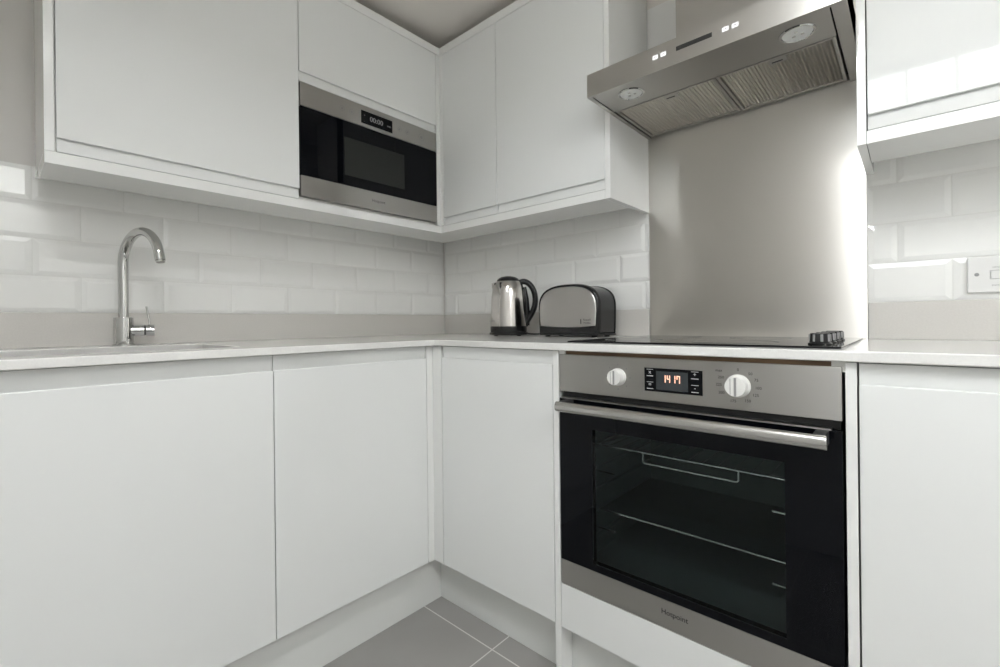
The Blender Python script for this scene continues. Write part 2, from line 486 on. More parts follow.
def carcass(name, b, parent, open_front=None, t=.018, m='carcass'):
    bm = new_bm(); box(bm, *b); return obj(name, bm, m, parent, smooth=0)

G = .0012   # half of a door gap
ZB0, ZB1 = ZD, ZT - TT - .0025
# base units, left run
c1 = thing('base_cabinet', 'white handleless base cabinet directly below the mixer tap, at the left edge', 'cabinet', (DL / 2, -1.4, 0))
def base_left(c, y0, y1):
    t = .018; x1 = DL - TH - .002
    bm = new_bm()
    for b in ((.02, x1, y0, y0 + t, ZD, ZB1), (.02, x1, y1 - t, y1, ZD, ZB1), (.02, x1, y0 + t, y1 - t, ZD, ZD + t), (.02, .028, y0 + t, y1 - t, ZD + t, ZB1)): box(bm, *b)
    obj('carcass', bm, 'carcass', c, smooth=0)
base_left(c1, -1.866, -1.108)
jdoor('door', 'L', DL, -1.866, -1.108 - G, ZB0, ZB1, 'top', .039, c1)
c2 = thing('base_cabinet', 'white handleless base cabinet below the microwave, between the tap cabinet and the corner', 'cabinet', (DL / 2, -.86, 0))
base_left(c2, -1.108, -.612)
jdoor('door', 'L', DL, -1.108 + G, -.6175 - G, ZB0, ZB1, 'top', .039, c2)
# corner post
bm = new_bm()
box(bm, DL - .019, DL - .0005, -.6175 + G, -DB + .0005, ZB0, ZB1, .0008)
box(bm, DL - .0004, .653, -DB, -DB + .019, ZB0, ZB1, .0008)
tag(obj('corner_post', bm, 'panel'), 'white L shaped corner post where the two rows of base doors meet', 'panel')
# base unit on the back run
c3 = thing('base_cabinet', 'white handleless base cabinet below the kettle, left of the oven', 'cabinet', (.88, -DB / 2, 0))
def base_back(c, x0, x1):
    t = .018; y0 = -(DB - TH - .002)
    bm = new_bm()
    for b in ((x0, x0 + t, y0, -.02, ZD, ZB1), (x1 - t, x1, y0, -.02, ZD, ZB1), (x0 + t, x1 - t, y0, -.02, ZD, ZD + t), (x0 + t, x1 - t, -.028, -.02, ZD + t, ZB1)): box(bm, *b)
    obj('carcass', bm, 'carcass', c, smooth=0)
base_back(c3, .6555, 1.1005)
jdoor('door', 'B', DB, .6555 + G, 1.1024 - G, ZB0, ZB1, 'top', .036, c3)
# oven housing
c4 = thing('oven_housing', 'white oven housing cabinet framing the built-in oven', 'cabinet', (1.4225, -DB / 2, 0))
boxobj('side_panel', (1.1035, 1.1212, -DB, -.02, .0, ZB1 + .001), 'panel', c4, bev=.001)
boxobj('side_panel', (1.7244, 1.7405, -DB, -.02, .0, ZB1 + .001), 'panel', c4, bev=.001)
boxobj('filler_drawer_front', (1.1222, 1.7232, -DB, -DB + .019, .1635, .2795), 'door', c4, bev=.0012)
boxobj('oven_shelf', (1.1214, 1.7242, -DB + .022, -.02, .262, .280), 'carcass', c4)
o = boxobj('front_rail', (1.141, 1.704, -DB + .006, -DB + .03, ZT - TT - .0245, ZT - TT - .0005), 'timber', c4)
o['label'] = 'bare brown timber rail'
for xa, xb in ((1.1214, 1.1405), (1.7045, 1.7242)):
    boxobj('fixing_block', (xa, xb, -DB + .004, -DB + .03, ZT - TT - .0195, ZT - TT - .0005), 'carcass', c4)
# right base unit
c5 = thing('base_cabinet', 'white handleless base cabinet right of the oven below the switch plate', 'cabinet', (2.04, -DB / 2, 0))
base_back(c5, 1.742, 2.341)
jdoor('door', 'B', DB, 1.742 + G, 2.341 - G, ZB0, ZB1, 'top', .036, c5)
boxobj('end_panel', (2.343, 2.361, -DB, -.02, .0, ZB1), 'panel', c5, bev=.001)
# plinths
tag(boxobj('plinth', (PL - .016, PL, ROOMY + .002, -PB - .0005, .0005, ZD - .001), 'plinth', bev=.001), 'white plinth under the sink run cabinets, receding into the floor corner', 'plinth', )
tag(boxobj('plinth', (PL - .016, 1.1025, -PB, -PB + .016, .0005, ZD - .001), 'plinth', bev=.001), 'short white plinth between the floor corner and the oven housing', 'plinth')
tag(boxobj('plinth', (1.1222, 1.7235, -.542, -.526, .0005, ZD - .004), 'plinth', bev=.001), 'white plinth panel set back below the oven', 'plinth')
tag(boxobj('plinth', (1.7415, 2.3425, -PB, -PB + .016, .0005, ZD - .001), 'plinth', bev=.001), 'white plinth right of the oven housing, under the right base cabinet', 'plinth')

# ------------------------------------------------------------------ wall units
def wall_left_unit(c, y0, y1, z0, z1):
    t = .018; x1 = UL - TH - .002
    bm = new_bm()
    for b in ((.001, x1, y0, y0 + t, z0, z1), (.001, x1, y1 - t, y1, z0, z1), (.001, x1, y0 + t, y1 - t, z0, z0 + t), (.001, x1, y0 + t, y1 - t, z1 - t, z1)): box(bm, *b)
    obj('carcass', bm, 'carcass', c, smooth=0)
def wall_back_unit(c, x0, x1, z0, z1):
    t = .018; y0 = -(UB - TH - .002)
    bm = new_bm()
    for b in ((x0, x0 + t, y0, -.001, z0, z1), (x1 - t, x1, y0, -.001, z0, z1), (x0 + t, x1 - t, y0, -.001, z0, z0 + t), (x0 + t, x1 - t, y0, -.001, z1 - t, z1)): box(bm, *b)
    obj('carcass', bm, 'carcass', c, smooth=0)
ZW0, ZW1 = ZU2 + .0022, ZC2 - .002
YE = -1.4985
u1 = thing('wall_cabinet', 'wide white handleless wall cabinet above the tap, left of the microwave', 'cabinet', (UL / 2, -1.19, ZU2))
wall_left_unit(u1, -1.4795, -.898, ZW0, ZW1)
jdoor('door', 'L', UL, -1.4775, -.8965 - G, ZW0, ZW1, 'bottom', .033, u1)
boxobj('end_panel', (.001, UL, YE, -1.4805, ZU2 + .0003, ZC), 'panel', u1, bev=.001)
u2 = thing('wall_cabinet', 'white wall cabinet with a flap door housing the microwave', 'cabinet', (UL / 2, -.6, ZU2))
wall_left_unit(u2, -.897, -.306, ZW0, ZW1)
jdoor('door', 'L', UL, -.8965 + G, -.306 - G, 1.7735, ZW1, 'bottom', .032, u2)
bm = new_bm()
box(bm, UL - .019, UL - .0005, -.305, -UB + .0005, ZW0, ZW1, .0008)
box(bm, UL - .0004, .3255, -UB, -UB + .019, ZW0, ZW1, .0008)
tag(obj('corner_post', bm, 'panel'), 'slim white corner post between the microwave and the corner wall cabinet', 'panel')
u3 = thing('wall_cabinet', 'narrow white corner wall cabinet just right of the microwave', 'cabinet', (.48, -UB / 2, ZU2))
wall_back_unit(u3, .328, .6317, ZW0, ZW1)
jdoor('door', 'B', UB, .3255 + G, .6340 - G, ZW0, ZW1, 'bottom', .033, u3)
u4 = thing('wall_cabinet', 'white handleless wall cabinet above the kettle, left of the extractor hood', 'cabinet', (.86, -UB / 2, ZU2))
wall_back_unit(u4, .6323, 1.094, ZW0, ZW1)
jdoor('door', 'B', UB, .6340 + G, 1.0945, ZW0, ZW1, 'bottom', .033, u4)
boxobj('end_panel', (1.0957, UR, -UB, -.001, ZU, ZC), 'panel', u4, bev=.001)
u5 = thing('wall_cabinet', 'white wall cabinet right of the hood with window panes mirrored in its gloss door', 'cabinet', (2.03, -UB / 2, ZU2))
wall_back_unit(u5, 1.743, 2.34, ZW0, ZW1)
jdoor('door', 'B', UB, 1.7415 + G, 2.34 - G, ZW0, ZW1, 'bottom', .033, u5)
boxobj('end_panel', (2.342, 2.360, -UB, -.001, ZU, ZC), 'panel', u5, bev=.001)
boxobj('end_panel', (RU, 1.7405, -UB, -.001, ZU, ZC), 'panel', u5, bev=.001)
# light pelmet boards under the wall units (L-shaped on the left)
bm = new_bm()
def lprism(bm, pts, z0, z1):
    prism(bm, pts, lambda p: (p[0], p[1], z0), lambda p: (p[0], p[1], z1))
lprism(bm, [(.136, YE), (UL, YE), (UL, -UB), (1.0952, -UB), (1.0952, -.118), (.136, -.118)], ZU, ZU2)
tag(obj('light_pelmet', bm, 'panel', bevel=.001, smooth=35), 'white L shaped pelmet board under the wall cabinets on the left and in the corner', 'pelmet')
tag(boxobj('light_pelmet', (1.741, 2.345, -UB, -.118, ZU, ZU2), 'panel', bev=.001), 'white pelmet board under the wall cabinet right of the hood', 'pelmet')
# top infill strips to the ceiling
bm = new_bm()
lprism(bm, [(UL - .02, -1.4795), (UL, -1.4795), (UL, -UB), (1.0952, -UB), (1.0952, -UB + .02), (UL - .02, -UB + .02)], ZC2, ZC)
tag(obj('cornice_strip', bm, 'panel', bevel=.001, smooth=35), 'white strip along the top of the wall cabinets on the left and in the corner', 'cornice')
tag(boxobj('cornice_strip', (1.741, 2.345, -UB, -UB + .02, ZC2, ZC), 'panel', bev=.001), 'white strip along the top of the wall cabinet right of the hood', 'cornice')

# ------------------------------------------------------------------ microwave
MY0, MY1, MZ0, MZ1 = -.893, -.3085, 1.3915, 1.7705
MF = UL + .001
mw = thing('microwave', 'built-in steel and black glass microwave set into the wall cabinet', 'microwave', (UL / 2, -.6, MZ0))
boxobj('body', (.02, MF - .021, MY0 + .022, MY1 - .022, 1.399, 1.752), 'softblack', mw)
ZM1, ZM2 = 1.461, 1.692
pan = boxobj('control_panel', (MF - .02, MF, MY0, MY1, ZM2 + .001, MZ1), 'steel', mw, bev=.001, brush=((0, 0, 1), (0, 1, 0)))
gl = boxobj('glass_door', (MF - .02, MF - .0005, MY0, MY1, ZM1 + .001, ZM2 - .001), 'blackglass', mw, bev=.001)
low = boxobj('lower_trim', (MF - .02, MF, MY0, MY1, MZ0, ZM1 - .001), 'steel', mw, bev=.001, brush=((0, 0, 1), (0, 1, 0)))
bm = new_bm(); x = MF - .0005
box(bm, x, x + .0004, -.735, -.475, 1.497, 1.634)
scr = sub('viewing_window', bm, mat('dark_viewing_mesh', (.022, .024, .022), .08, spec=.25), gl); scr['label'] = 'greyer viewing window'
disp = subbox('display', (MF, MF + .0006, -.667, -.531, 1.705, 1.752), 'blackglass', pan); disp['label'] = 'black display'
yR, up = (0, 1, 0), (0, 0, 1)
text('display_digits', '00:00', .026, (MF + .0006, -.602, 1.728), yR, up, 'micro_digits', pan)
for yy, s in ((-.653, '+'), (-.653, '-'), (-.546, 'min'), ):
    text('display_symbol', s, .012, (MF + .0006, yy, 1.735 if s == '+' else (1.714 if s == '-' else 1.726)), yR, up, 'micro_digits', pan)
for yy in (-.743, -.705, -.497, -.459, -.388):
    bm = new_bm(); rr_ = .0145 if yy == -.388 else .0095
    lathe(bm, [(rr_ - .0012, .0002), (rr_ - .0012, .0006), (rr_, .0006), (rr_, .0002)], (MF, yy, 1.731), 28, Matrix(((0, 0, 1), (1, 0, 0), (0, 1, 0))))
    lathe(bm, [(0, .0008), (rr_ * .4, .0008), (rr_ * .45, .0002)], (MF, yy, 1.731), 16, Matrix(((0, 0, 1), (1, 0, 0), (0, 1, 0))))
    sub('touch_button', bm, 'greyink', pan)
text('brand_lettering', 'Hotpoint', .0155, (MF, -.596, 1.426), yR, up, 'ink', low)

# ------------------------------------------------------------------ oven
OF = -DB - .0015
ov = thing('oven', 'built-in steel and black glass oven under the hob with clock showing 14 17', 'oven', (1.4225, OF, .281))
CZ0, CZ1 = .7827, .8785
pan = boxobj('control_panel', (OL, OR, OF, OF + .02, CZ0, CZ1 - .0005), 'steel', ov, bev=.0015, brush=((0, 0, 1), (1, 0, 0)))
# shell with cavity
bm = new_bm()
cx0, cx1, cz0, cz1, cyb = 1.185, 1.660, .350, .722, -.17
ob = (OL + .012, OR - .012, OF + .0225, -.07, .2815, CZ1 - .006)
for b in ((ob[0], cx0, ob[2], ob[3], ob[4], ob[5]), (cx1, ob[1], ob[2], ob[3], ob[4], ob[5]), (cx0, cx1, ob[2], ob[3], ob[4], cz0), (cx0, cx1, ob[2], ob[3], cz1, ob[5]), (cx0, cx1, cyb, ob[3], cz0, cz1)):
    box(bm, *b)
obj('body', bm, 'enamel', ov, smooth=0)
for zz in (.41, .47, .53, .585, .64):       # shelf runners pressed in the cavity sides
    boxobj('shelf_runner', (cx0 + .0002, cx0 + .010, OF + .045, cyb - .02, zz - .016, zz - .006), 'enamel', ov, bev=.003)
    boxobj('shelf_runner', (cx1 - .010, cx1 - .0002, OF + .045, cyb - .02, zz - .016, zz - .006), 'enamel', ov, bev=.003)
bm = new_bm(); box(bm, OL + .004, OR - .004, OF + .014, OF + .022, .7655, CZ0 - .0005)
obj('vent_strip', bm, 'darkgap', ov, smooth=0)
GZ0, GZ1 = .345, .7645
wx0, wx1, wz0, wz1 = 1.219, 1.632, .362, .6945
bm = new_bm()
gy0, gy1 = OF, OF + .018
for b in ((OL, wx0, GZ0, GZ1), (wx1, OR, GZ0, GZ1), (wx0, wx1, GZ0, wz0), (wx0, wx1, wz1, GZ1)):
    box(bm, b[0], b[1], gy0, gy1, b[2], b[3])
dg = obj('glass_door', bm, 'blackglass', ov, smooth=0)
subbox('door_window', (wx0 + .0002, wx1 - .0002, gy0, gy0 + .004, wz0 + .0002, wz1 - .0002), 'ovenpane', dg, smooth=0)
# top edge trim of the door
o = subbox('door_top_trim', (OL + .006, OR - .016, gy0 - .002, gy0 + .016, GZ1 + .0001, GZ1 + .003), 'steel', dg, brush=((0, 0, 1), (1, 0, 0)))
# handle
hx0, hx1, hy, hz = 1.147, 1.703, -.640, .7515
bm = new_bm()
tube(bm, [(hx0, hy, hz), (hx0 + .2, hy, hz), (hx1, hy, hz)], .0125, 28, ell=(.72, 1.0), up=(0, 0, 1))
hd_ = sub('handle', bm, 'handlesteel', dg, smooth=40, brush=((0, 0, 1), (1, 0, 0)), bevel=.0012); hd_['label'] = 'steel bar handle'
for xx in (hx0 + .012, hx1 - .012):
    subbox('handle_bracket', (xx - .010, xx + .010, hy + .0075, gy0, hz - .011, hz + .0125), 'softblack', dg, bev=.002)
tr = boxobj('lower_trim', (OL, OR, OF, OF + .02, .2815, GZ0 - .0008), 'steel', ov, bev=.001, brush=((0, 0, 1), (1, 0, 0)))
xR = (1, 0, 0)
text('brand_lettering', 'Hotpoint', .0158, (1.4205, OF, .3175), xR, up, 'ink', tr, bold=.00015)
# display
dsp = subbox('display_panel', (1.3585, 1.4855, OF - .0008, OF, .8042, .8568), 'blackglass', pan, bev=.0003); dsp['label'] = 'black display panel'
subbox('display', (1.386, 1.456, OF - .0014, OF - .0009, .8095, .8505), 'screen', pan)
# seven segment digits 14 17
def seg_digits(s, cx, cz, w, h, gap, y, t):
    seg = {'1': 'bc', '4': 'fgbc', '7': 'abcf'}
    bm = new_bm(); xs = cx
    for ch in s:
        if ch == ' ':
            xs += gap * .6; continue
        R = {'a': (0, w, h - t, h), 'g': (0, w, h / 2 - t / 2, h / 2 + t / 2), 'f': (0, t, h / 2, h), 'b': (w - t, w, h / 2, h), 'c': (w - t, w, 0, h / 2)}
        for k in seg[ch]:
            a = R[k]; i = .0004
            box(bm, xs + a[0] + i * (k in 'ag'), xs + a[1] - i * (k in 'ag'), y - .0004, y, cz + a[2] + i * (k not in 'ag'), cz + a[3] - i * (k not in 'ag'))
        xs += w + gap
    return bm
o = sub('clock_digits', seg_digits('14 17', 1.4005, .826, .0072, .0165, .0027, OF - .0015, .0019), 'digits', pan, smooth=0); o['label'] = 'lit orange clock digits'
for xx, zz, a, b in ((1.3715, .8445, 'x', '_'), (1.3715, .816, '=', 'x'), (1.470, .8445, '+', '_'), (1.470, .816, '-', '_')):
    text('panel_symbol', a, .012, (xx, OF - .0008, zz + .003), xR, up, 'whiteink', pan)
    bm = new_bm(); box(bm, xx - .0075, xx + .0075, OF - .0011, OF - .0009, zz - .0065, zz - .005); box(bm, xx - .0075, xx + .0075, OF - .0011, OF - .0009, zz + .0085, zz + .0095)
    sub('panel_symbol', bm, 'whiteink', pan, smooth=0)
# knobs
RY = Matrix(((1, 0, 0), (0, 0, -1), (0, 1, 0)))     # lathe Z -> -Y
def oven_knob(x, z, r):
    bm = new_bm()
    lathe(bm, [(r * 1.12, 0), (r * 1.12, .003), (r * 1.03, .005), (r, .006), (r * .97, .020), (r * .9, .0225), (0, .0225)], (x, OF, z), 40, RY)
    k = obj('control_knob', bm, 'knobwhite', ov, smooth=35)
    k['label'] = 'pale grey round knob'
    subbox('pointer_groove', (x - .0022, x + .0022, OF - .0229, OF - .0220, z - r * .88, z + r * .88), 'greyink', k)
    bm = new_bm()
    box(bm, x - r * .46, x - r * .40, OF - .0228, OF - .0220, z - r * .75, z + r * .75)
    sub('grip_line', bm, 'greyink', k)
K = [(1.2925, .8305, .0185), (1.5535, .8310, .0205)]
for k in K: oven_knob(*k)
# printed marks around the knobs
bm = new_bm()
for k in range(8):
    a = PI / 2 + 2 * PI * k / 8; cx, cz = K[0][0] + .0305 * math.cos(a), K[0][1] + .029 * math.sin(a)
    box(bm, cx - .0013, cx + .0013, OF - .0003, OF - .0001, cz - .002, cz + .002)
sub('dial_marks', bm, 'greyink', pan, smooth=0)
for s, deg in (('0', 90), ('50', 52), ('75', 25), ('100', -3), ('125', -30), ('150', -62), ('175', -105), ('200', -150), ('225', 180), ('250', 152)):
    a = math.radians(deg)
    text('dial_number', s, .0078, (K[1][0] + .036 * math.cos(a), OF, K[1][1] + .032 * math.sin(a)), xR, up, 'ink', pan)
text('dial_number', 'max', .0078, (K[1][0] - .036, OF, K[1][1] + .029), xR, up, 'ink', pan)

for zz in (.574, .427):
    for xa, xb in ((1.598, cx1), (cx0, 1.247)):
        bm = new_bm(); tube(bm, [(xa, -.53, zz), (xb - .0003 if xb == cx1 else xb, -.53, zz)], .0024, 10); obj('runner_wire', bm, 'wire', ov)
# oven racks (rest on the runners inside)
rk = thing('oven_rack', 'upper wire rack with a dipped front handle inside the oven', 'oven rack', (1.4225, -.36, .62), 'racks inside the oven')
bm = new_bm(); zr_ = .641; yf = -.525; yb = -.20; x0, x1 = cx0 + .004, cx1 - .004
tube(bm, [(x0, yb, zr_), (x0, yf, zr_)], .0028, 10)
tube(bm, [(x1, yf, zr_), (x1, yb, zr_)], .0028, 10)
tube(bm, [(x0, yf, zr_), (x1, yf, zr_)], .0022, 10); tube(bm, [(x0, yb, zr_), (x1, yb, zr_)], .0025, 10)
obj('rack_frame', bm, 'wire', rk)
bm = new_bm(); tube(bm, [(1.322, yf, zr_), (1.322, yf - .001, zr_ - .020), (1.326, yf - .001, zr_ - .0245), (1.531, yf - .001, zr_ - .0245), (1.535, yf - .001, zr_ - .020), (1.535, yf, zr_)], .0022, 10)
obj('front_loop', bm, 'wire', rk)
bm = new_bm()
for k in range(1, 14):
    xx = x0 + (x1 - x0) * k / 14; tube(bm, [(xx, yf, zr_ - .003), (xx, yb, zr_ - .003)], .0012, 6)
w_ = obj('wires', bm, mat('dull_wire', (.12, .12, .12), .4, 1.), rk); w_['kind'] = 'stuff'
tray = thing('oven_tray', 'shallow dark baking tray on the lower runners inside the oven', 'oven tray', (1.4225, -.36, .47), 'racks inside the oven')
bm = new_bm(); z0 = .470
pr = [(0, 0), (.006, .004), (.012, 0), (.020, -.028), (.40, -.028)]
box(bm, x0 + .004, x1 - .004, -.515, yb, z0 - .004, z0 - .002)
obj('tray_base', bm, mat('dark_tray', (.09, .10, .10), .3, .4), tray)
bm = new_bm(); tube(bm, [(x0 + .03, -.5175, z0), (1.42, -.523, z0 + .0035), (x1 - .03, -.5175, z0)], .0027, 10)
tube(bm, [(x0 + .004, -.51, z0 - .003), (x0 + .004, yb, z0 - .003)], .0025, 8); tube(bm, [(x1 - .004, -.51, z0 - .003), (x1 - .004, yb, z0 - .003)], .0025, 8)
obj('rolled_rim', bm, 'wire', tray)

# ------------------------------------------------------------------ splashback, hood
sp = boxobj('splashback', (UR + .0005, RU - .0002, -.004, .0098, ZT + .0005, 1.83), 'splash', smooth=0, brush=((0, 0, 1), (1, 0, 0)))
tag(sp, 'brushed steel splashback sheet behind the hob', 'splashback')
HX0, HX1, HF, HZ0, HZ1 = UR + .002, RU - .0045, -.423, 1.611, 1.677
hood = thing('extractor_hood', 'brushed steel chimney extractor hood above the hob', 'extractor hood', (1.419, -.2, HZ0))
HBK = -.0045
bm = new_bm()
# canopy: shell with an open underside holding a recessed plate
t = .0012
box(bm, HX0, HX1, HF, HF + .002, HZ0, HZ1)                               # front
box(bm, HX0, HX0 + .002, HF + .002, HBK, HZ0, HZ1); box(bm, HX1 - .002, HX1, HF + .002, HBK, HZ0, HZ1)
box(bm, HX0 + .002, HX1 - .002, HBK - .002, HBK, HZ0 + .006, HZ1)
box(bm, HX0 + .002, HX1 - .002, HF + .002, HBK - .002, HZ1 - .002, HZ1)
cano = obj('canopy', bm, 'hoodsteel', hood, smooth=0, brush=((0, 0, 1), (1, 0, 0)))
bm = new_bm()
ix0, ix1 = HX0 + .012, HX1 - .030
box(bm, HX0 + .002, ix0, HF + .002, HBK - .002, HZ0, HZ0 + .003); box(bm, ix1 + .003, HX1 - .002, HF + .002, HBK - .002, HZ0, HZ0 + .003)
box(bm, ix0, ix1 + .003, HF + .002, HF + .010, HZ0, HZ0 + .003)
sub('return_flange', bm, 'hoodsteel', cano, smooth=0, brush=((0, 1, 0), (1, 0, 0)))
bm = new_bm(); box(bm, ix0 + .001, ix1 - .0005, HF + .011, -.282, HZ0 + .002, HZ0 + .005, .0006)
lp_ = obj('lamp_panel', bm, 'hoodsteel', hood, smooth=0, brush=((0, 1, 0), (1, 0, 0)))
bm = new_bm(); box(bm, HX0 + .003, HX1 - .003, HF + .004, HBK - .003, HZ0 + .022, HZ0 + .024)
obj('inner_plate', bm, 'darkgap', hood, smooth=0)
# filters
def grease_filter(x0, x1, lx):
    y0, y1 = -.279, -.020
    bm = new_bm()
    for b in ((x0, x0 + .008, y0, y1), (x1 - .008, x1, y0, y1), (x0 + .008, x1 - .008, y0, y0 + .006), (x0 + .008, x1 - .008, y1 - .007, y1)):
        box(bm, b[0], b[1], b[2], b[3], HZ0 + .001, HZ0 + .012, .0012)
    f = obj('grease_filter', bm, 'hoodsteel', hood, smooth=30, brush=((0, 1, 0), (1, 0, 0)))
    bm = new_bm(); n = 28; p = (x1 - x0 - .016) / n; prev = None
    for i in range(n * 4 + 1):
        xx = x0 + .008 + p * i / 4; zz = HZ0 + .006 + .0017 * math.cos(2 * PI * i / 4)
        a, b = bm.verts.new((xx, y0 + .006, zz)), bm.verts.new((xx, y1 - .007, zz))
        if prev: bm.faces.new((prev[0], prev[1], b, a))
        prev = (a, b)
    sub('corrugated_mesh', bm, 'filter', f, smooth=60)
    bm = new_bm(); box(bm, lx - .020, lx + .020, y0 + .004, y0 + .030, HZ0 - .0005, HZ0 + .004, .002)
    l = sub('filter_latch', bm, 'latch', f, smooth=30)
    subbox('latch_slot', (lx - .014, lx + .010, y0 + .016, y0 + .020, HZ0 - .0012, HZ0 - .0004), 'darkgap', f)
fm = 1.4245
grease_filter(ix0 + .004, fm - .001, 1.299)
grease_filter(fm + .001, ix1 - .002, 1.568)
RD = Matrix(((1, 0, 0), (0, -1, 0), (0, 0, -1)))
for lx, ly in ((1.2205, -.357), (1.6235, -.355)):
    bm = new_bm(); z = HZ0 + .002
    lathe(bm, [(.0365, .0002), (.0365, .002), (.034, .0035), (.031, .0035), (.0295, .001)], (lx, ly, z), 40, RD)
    h = obj('hood_lamp', bm, 'chrome', hood)
    bm = new_bm(); lathe(bm, [(.0298, .0016), (.02, .0016), (.012, .0022), (.006, .0026), (0, .0028)], (lx, ly, z), 40, RD)
    sub('lamp_lens', bm, 'lampglass', h)
    bm = new_bm()
    for k in range(3):
        a = 2 * PI * k / 3 + .4
        box(bm, lx + .010 * math.cos(a) - .0035, lx + .010 * math.cos(a) + .0035, ly + .010 * math.sin(a) - .0035, ly + .010 * math.sin(a) + .0035, z - .0034, z - .0016, .001)
    sub('lamp_emitter', bm, 'bulb', h)
# front controls
zc = 1.6485
bm = new_bm(); box(bm, 1.3745, 1.4605, HF - .0006, HF - .0001, zc - .0055, zc + .0055); d_ = sub('display', bm, mat('dark_hood_display', (.03, .03, .03), .2), cano); d_['label'] = 'dark display strip'
for xx in (1.3205, 1.3415, 1.4905, 1.5115):
    bm = new_bm(); box(bm, xx - .0072, xx + .0072, HF - .0012, HF - .0002, zc - .0052, zc + .0052, .0005)
    b_ = sub('control_button', bm, 'led', cano); b_['label'] = 'small pale lit button'
    bm = new_bm(); box(bm, xx - .003, xx + .003, HF - .0016, HF - .0013, zc - .0008, zc + .0008); sub('button_symbol', bm, 'greyink', cano)
boxobj('chimney', (1.298, 1.540, -.22, HBK, HZ1, CEIL - .001), 'hoodsteel', hood, bev=.001, brush=((0, 0, 1), (1, 0, 0)), smooth=0)

# ------------------------------------------------------------------ hob
hob = thing('ceramic_hob', 'thin black glass hob set on the worktop in front of the steel splashback', 'hob', (1.42, -.30, ZT))
boxobj('glass_top', (1.124, 1.716, -.552, -.045, ZT + .0004, ZT + .0046), 'hobglass', hob, bev=.0012)
bm = new_bm()
for hx, hy_, hr in ((1.25, -.42, .073), (1.25, -.17, .09), (1.50, -.42, .09), (1.50, -.17, .073)):
    lathe(bm, [(hr, 0), (hr, .0003), (hr + .002, .0003), (hr + .002, 0)], (hx, hy_, ZT + .0047), 48)
zn = obj('cooking_zone_ring', bm, 'greyink', hob)
for i, ky in enumerate((-.472, -.395, -.318, -.241)):
    bm = new_bm(); kx = 1.674; n = 40; prof = []
    lathe(bm, [(.0205, 0), (.0205, .0025), (.018, .004), (.017, .0205), (.0155, .0222), (0, .0222)], (kx, ky, ZT + .0048), 40)
    kn = obj('hob_knob', bm, 'blackplastic', hob, smooth=40)
    bm = new_bm()
    for k in range(8):
        a = 2 * PI * k / 8 + .3
        lathe(bm, [(0, .0200), (.0025, .0200), (.0027, .006), (0, .006)], (kx + .0166 * math.cos(a), ky + .0166 * math.sin(a), ZT + .0048), 10)
    s_ = sub('grip_ribs', bm, 'steel' if False else 'greyink', kn); s_['label'] = 'grip ribs greyed for reflections'  # grey puts reflections on the black grip into the colour

# ------------------------------------------------------------------ kettle
KX, KY = .571, -.152
ket = thing('kettle', 'polished steel electric kettle with black lid and handle, left of the toaster', 'kettle', (KX, KY, ZT))
bm = new_bm(); lathe(bm, [(0, .004), (.076, .004), (.080, .007), (.080, .013), (.076, .016), (0, .016)], (KX, KY, ZT), 56)
for k in range(3):
    a = 2 * PI * k / 3; lathe(bm, [(0, 0), (.008, 0), (.008, .004), (0, .004)], (KX + .055 * math.cos(a), KY + .055 * math.sin(a), ZT), 12)
obj('power_base', bm, 'blackplastic', ket)
bm = new_bm(); lathe(bm, [(0, .0165), (.074, .0165), (.0755, .020), (.0755, .038), (.075, .0395), (0, .0395)], (KX, KY, ZT), 56)
obj('lower_band', bm, 'blackplastic', ket)
bm = new_bm(); lathe(bm, [(.0745, .0398), (.0740, .06), (.0715, .11), (.0695, .155), (.0672, .182), (.0630, .203), (.0565, .2175), (.048, .2245), (.042, .2258)], (KX, KY, ZT), 64)
obj('body', bm, 'kettlesteel', ket, smooth=60)
bm = new_bm(); lathe(bm, [(.0475, .2240), (.0465, .2290), (.041, .2360), (.030, .2420), (.015, .2455), (0, .2462)], (KX, KY, ZT), 48)
obj('lid', bm, 'blackplastic', ket, smooth=60)
R = Vector((.744, .668, 0)); U3 = Vector((0, 0, 1)); c0 = Vector((KX, KY, ZT))
# pouring lip
bm = new_bm()
for s in (-1, ):
    n = 9; top = []; bot = []; sd = Vector((-R.y, R.x, 0))
    for i in range(n):
        a = -1 + 2 * i / (n - 1)
        out = .0565 + .0125 * (1 - a * a)
        top.append(bm.verts.new(c0 - R * out + sd * (.024 * a) + U3 * .2165))
        bot.append(bm.verts.new(c0 - R * (.0655 - .008 * a * a) + sd * (.014 * a) + U3 * .186))
    for i in range(n - 1): bm.faces.new((top[i], top[i + 1], bot[i + 1], bot[i]))
    ctr = bm.verts.new(c0 - R * .044 + U3 * .2250)
    for i in range(n - 1): bm.faces.new((ctr, top[i + 1], top[i]))
sp_ = obj('pouring_lip', bm, 'kettlesteel', ket, smooth=60)
d_ = Vector((.207, -.978, 0)); e_ = Vector((.978, .207, 0)); bm = new_bm()
prism(bm, [(-.0045, .2035), (.0045, .2035), (.0005, .192)], lambda p: c0 + d_ * .0605 + e_ * p[0] + U3 * p[1], lambda p: c0 + d_ * (.0645 + (.2035 - p[1]) * .25) + e_ * p[0] + U3 * p[1])
obj('lip_shadow', bm, 'softblack', ket, smooth=0)  # dark prism paints the shadow under the pouring lip
